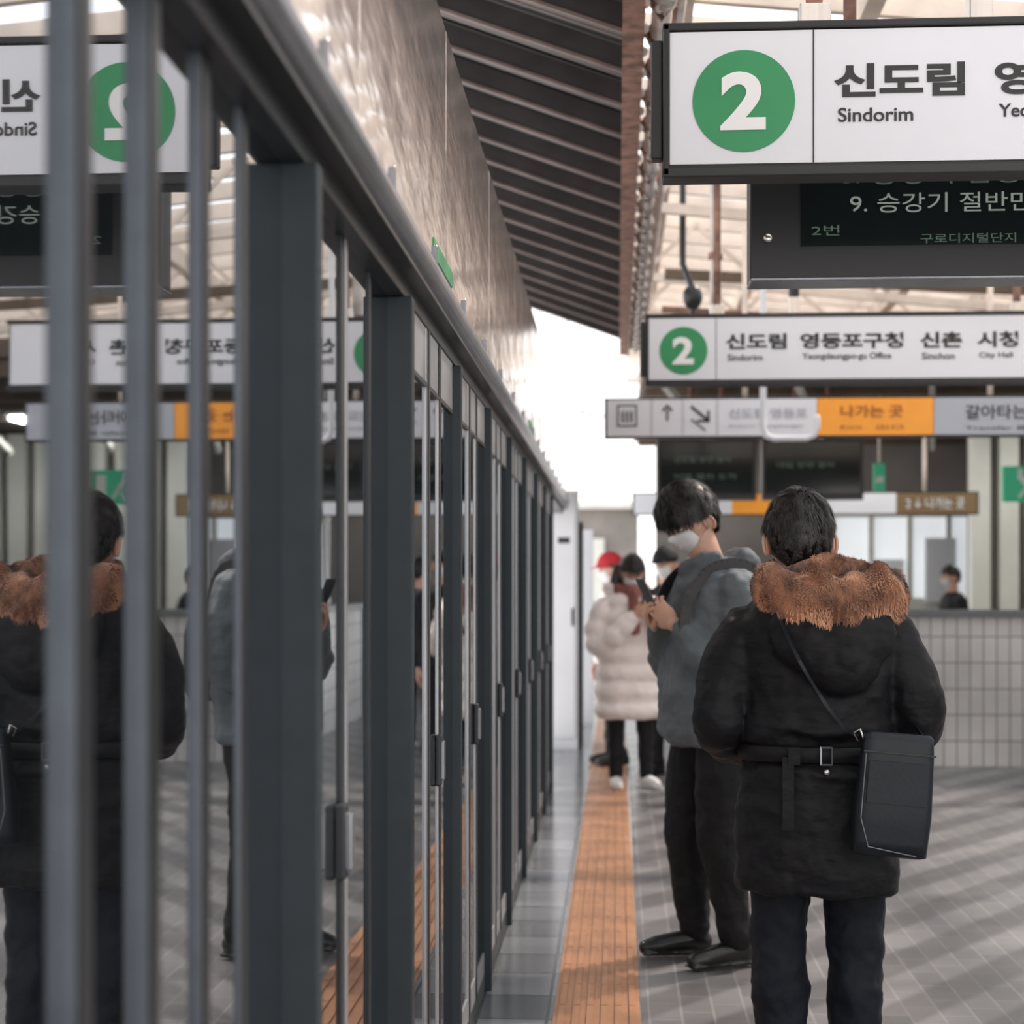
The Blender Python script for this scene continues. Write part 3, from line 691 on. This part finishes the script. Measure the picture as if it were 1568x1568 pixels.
# ---------- man in grey jacket looking at phone
gm=empty('man_in_grey_jacket',(.350,6.3,0.009),R(110))
def ex2(b):
    b.ell((0,-.11,1.455),(.125,.075,.065),'greyjacket',Matrix.Rotation(R(-25),3,'X')); b.ell((0,-.135,1.40),(.13,.06,.08),'greyjacket')
    b.tube([(-.09,.02,1.49),(-.06,.09,1.465),(.0,.115,1.44),(.06,.09,1.465),(.09,.02,1.49)],.022,'greyjacket')
coat(gm,[(0,.0,.80,.20,.160),(0,.01,.84,.215,.180),(0,.005,.98,.220,.182),(0,.0,1.12,.218,.175),(0,-.01,1.26,.222,.160),(0,-.01,1.36,.212,.140),(0,-.005,1.43,.16,.115),(0,.0,1.49,.09,.085)],
 [([(-.19,-.02,1.375),(-.235,-.03,1.22),(-.245,.0,1.065),(-.20,.10,1.11),(-.11,.165,1.225)],[.082,.080,.076,.062,.048]),
  ([(.19,-.02,1.375),(.235,-.03,1.22),(.245,.01,1.065),(.19,.11,1.11),(.08,.175,1.215)],[.082,.080,.076,.062,.048])],'greyjacket',name='jacket',voxel=.010,extra=ex2,sm=3,disp=((.12,.040),(.04,.012)))
legs(gm,([(-.095,-.01,.92),(-.10,.01,.52),(-.10,-.02,.30),(-.10,-.05,.10)],[.108,.090,.072,.062]),([(.095,0,.92),(.11,.05,.52),(.12,.04,.30),(.12,.02,.10)],[.108,.090,.072,.062]),'trouser',(0,0,.92,.17,.13))
b=B(); shoe(b,-.10,-.03,R(8),s=.95); shoe(b,.125,.05,R(-10),s=.95); b.obj('shoes',gm,remesh=.006,smooth=2)
make_head(gm,(0,.085,1.622),yaw=R(14),pitch=R(-30),s=1.0,front=.36,thick=.023,strands=20000,slen=.038,fringe=True,res=64,top=.016,lift=.30)
neck(gm,(0,-.0,1.44),(0,.06,1.57),.056)
b=B()
for sx in(-1,1):
    P=catmull([(sx*.12,-.15,1.10),(sx*.14,-.165,1.28),(sx*.145,-.11,1.43),(sx*.14,-.0,1.462),(sx*.14,.10,1.41),(sx*.14,.165,1.28),(sx*.16,.15,1.12),(sx*.17,.0,1.02),(sx*.14,-.14,1.02)],5)
    for i in range(len(P)-1): b.beam(P[i],P[i+1],.012,.038,'black')
b.loft(lerp_rings([(0,-.23,.95,.12,.05),(0,-.24,1.0,.145,.065),(0,-.235,1.2,.14,.07),(0,-.225,1.30,.12,.05),(0,-.21,1.34,.08,.03)],4),'black',p=3.2)
b.obj('backpack',gm)
hand(gm,(-.095,.185,1.240),(.45,.50,.60),(.75,-.25,.4),side=-1,curl=30,name='hand_left')
hand(gm,(.065,.195,1.230),(-.45,.50,.60),(-.75,-.25,.4),side=1,curl=30,name='hand_right')
b=B(); b.box(-.047,.027,.25,.259,1.265,1.415,'screen',Matrix.Rotation(R(-28),3,'X')); b.obj('smartphone',gm,bevel=.003)

# ---------- woman in cream puffer coat
wm=empty('woman_in_puffer_coat',(.085,11.7,0.009),R(200))
def ex3(b):
    b.tube([(-.12,-.04,1.36),(-.09,-.12,1.37),(0,-.15,1.36),(.09,-.12,1.37),(.12,-.04,1.36)],.06,'puffer')
coat(wm,[(0,0,.47,.225,.17),(0,0,.52,.235,.18),(0,0,.8,.225,.175),(0,0,1.0,.215,.165),(0,0,1.18,.205,.155),(0,0,1.28,.18,.13),(0,0,1.36,.10,.09)],
 [([(-.18,0,1.24),(-.23,.0,1.08),(-.23,.06,.96),(-.17,.19,1.05),(-.09,.24,1.18)],[.08,.085,.08,.07,.055]),([(.18,0,1.24),(.23,.0,1.08),(.23,.06,.96),(.17,.19,1.05),(.07,.25,1.16)],[.08,.085,.08,.07,.055])],'puffer',name='puffer_coat',voxel=.013,quilt=7,qa=.14,sm=2,extra=ex3,disp=((.08,.02),))
legs(wm,([(-.09,0,.75),(-.115,0,.45),(-.115,0,.25),(-.12,0,.08)],[.08,.062,.052,.048]),([(.09,0,.75),(.10,0,.45),(.10,0,.25),(.10,0,.08)],[.08,.062,.052,.048]),'trouser',(0,0,.78,.15,.11),voxel=.014)
b=B(); shoe(b,-.12,0,R(12),'shoew',.9); shoe(b,.10,0,R(-12),'shoew',.9); b.obj('shoes',wm,remesh=.008,smooth=1)
make_head(wm,(0,.05,1.475),yaw=R(-10),pitch=R(-30),s=.95,front=.38,thick=.018,strands=1500,slen=.04,res=32)
b=B(); b.tube([(-.085,-.0,1.50),(-.095,-.03,1.40),(-.10,.02,1.28)],[.035,.04,.02],'hair',12); b.tube([(.085,-.0,1.50),(.095,-.03,1.40),(.10,.02,1.28)],[.035,.04,.02],'hair',12); b.ell((0,-.06,1.44),(.085,.055,.10),'hair'); b.obj('long_hair',wm)
b=B(); b.tube([(-.09,.05,1.35),(0,.11,1.33),(.09,.05,1.35),(.07,-.07,1.37),(-.07,-.07,1.37),(-.09,.05,1.35)],.048,'scarf'); b.tube([(.02,.13,1.32),(.03,.18,1.2),(.03,.19,1.08)],.04,'scarf'); b.obj('scarf',wm,remesh=.012,smooth=2)
neck(wm,(0,0,1.32),(0,.03,1.42),.05)
hand(wm,(-.08,.26,1.20),(.4,.5,.6),(.75,-.2,.3),side=-1,curl=30,name='hand_left'); hand(wm,(.06,.27,1.18),(-.4,.5,.6),(-.75,-.2,.3),side=1,curl=30,name='hand_right')
b=B(); b.box(-.037,.037,.32,.33,1.22,1.37,'screen',Matrix.Rotation(R(-25),3,'X')); b.obj('smartphone',wm,bevel=.003)

# ---------- generic others
def simple_person(name,loc,th,H,cm,tm,cap=None,hemf=.48,pitch=-10,sm_='shoe'):
    e=empty(name,loc,th); e.scale=(H/1.7,)*3
    coat(e,[(0,0,hemf*1.7,.20,.14),(0,0,.95,.195,.14),(0,0,1.1,.19,.135),(0,0,1.28,.20,.13),(0,0,1.37,.17,.11),(0,0,1.43,.08,.08)],
      [([(-.18,0,1.34),(-.23,-.01,1.2),(-.25,.0,1.06),(-.25,.05,.93),(-.25,.07,.84)],[.07,.067,.06,.052,.045]),([(.18,0,1.34),(.23,-.01,1.2),(.25,.0,1.06),(.25,.05,.93),(.25,.07,.84)],[.07,.067,.06,.052,.045])],cm,voxel=.014,disp=((.12,.02),))
    legs(e,([(-.09,0,.85),(-.10,0,.5),(-.1,0,.3),(-.1,0,.09)],[.09,.07,.06,.055]),([(.09,0,.85),(.10,0,.5),(.1,0,.3),(.1,0,.09)],[.09,.07,.06,.055]),tm,(0,0,.86,.16,.11),voxel=.014)
    b=B(); shoe(b,-.1,0,R(8),sm_); shoe(b,.1,0,R(-8),sm_); b.obj('shoes',e,remesh=.01,smooth=1)
    hand(e,(-.25,.075,.81),(0,.1,-1),(1,0,0),side=1,curl=22,name='hand_left'); hand(e,(.25,.075,.81),(0,.1,-1),(-1,0,0),side=-1,curl=22,name='hand_right')
    h=make_head(e,(0,.03,1.585),pitch=R(pitch),s=.96,res=32,thick=.018,strands=800,slen=.03)
    neck(e,(0,0,1.38),(0,.02,1.52),.052)
    if cap:
        b=B(); vs=[]
        ds=list(sph(32,24))
        for d in ds:
            k=smooth01((d.z-.22)/.1+.5); vs.append(head_pt(d)*1.0+d*(-.012+.042*k)+Vector((0,0,.006*k)))
        b.add(vs,sphf(32,24),cap,True)
        br=[]; 
        for i in range(13):
            a=R(-60+120*i/12); br.append((.075*math.sin(a),.075+.03*math.cos(a)*.5,.05))
        for i in range(13):
            a=R(-60+120*i/12); br.append((.07*math.sin(a),.10+.075*math.cos(a),.035))
        b.add(br,[(i,i+1,i+14,i+13) for i in range(12)],cap,True)
        o=b.obj('cap',h); s_=o.modifiers.new('s','SOLIDIFY'); s_.thickness=.004
    return e
simple_person('person_in_red_cap',(-.02,13.2,0.009),R(105),1.62,'puffer','trouser','red')
simple_person('person_in_dark_cap',(.37,12.5,0),R(150),1.66,'darkcoat','trouser','darkcoat')
simple_person('person_in_dark_coat',(.75,14.2,0),R(20),1.62,'darkcoat','trouser')
simple_person('commuter_in_dark_coat',(3.22,16.5,0),R(100),1.58,'darkcoat','trouser')
simple_person('commuter_in_grey_coat',(2.82,17.2,0),R(-60),1.36,'greycoat','trouser')
simple_person('commuter_in_dark_coat',(2.28,16.2,0),R(30),1.60,'darkcoat','trouser')
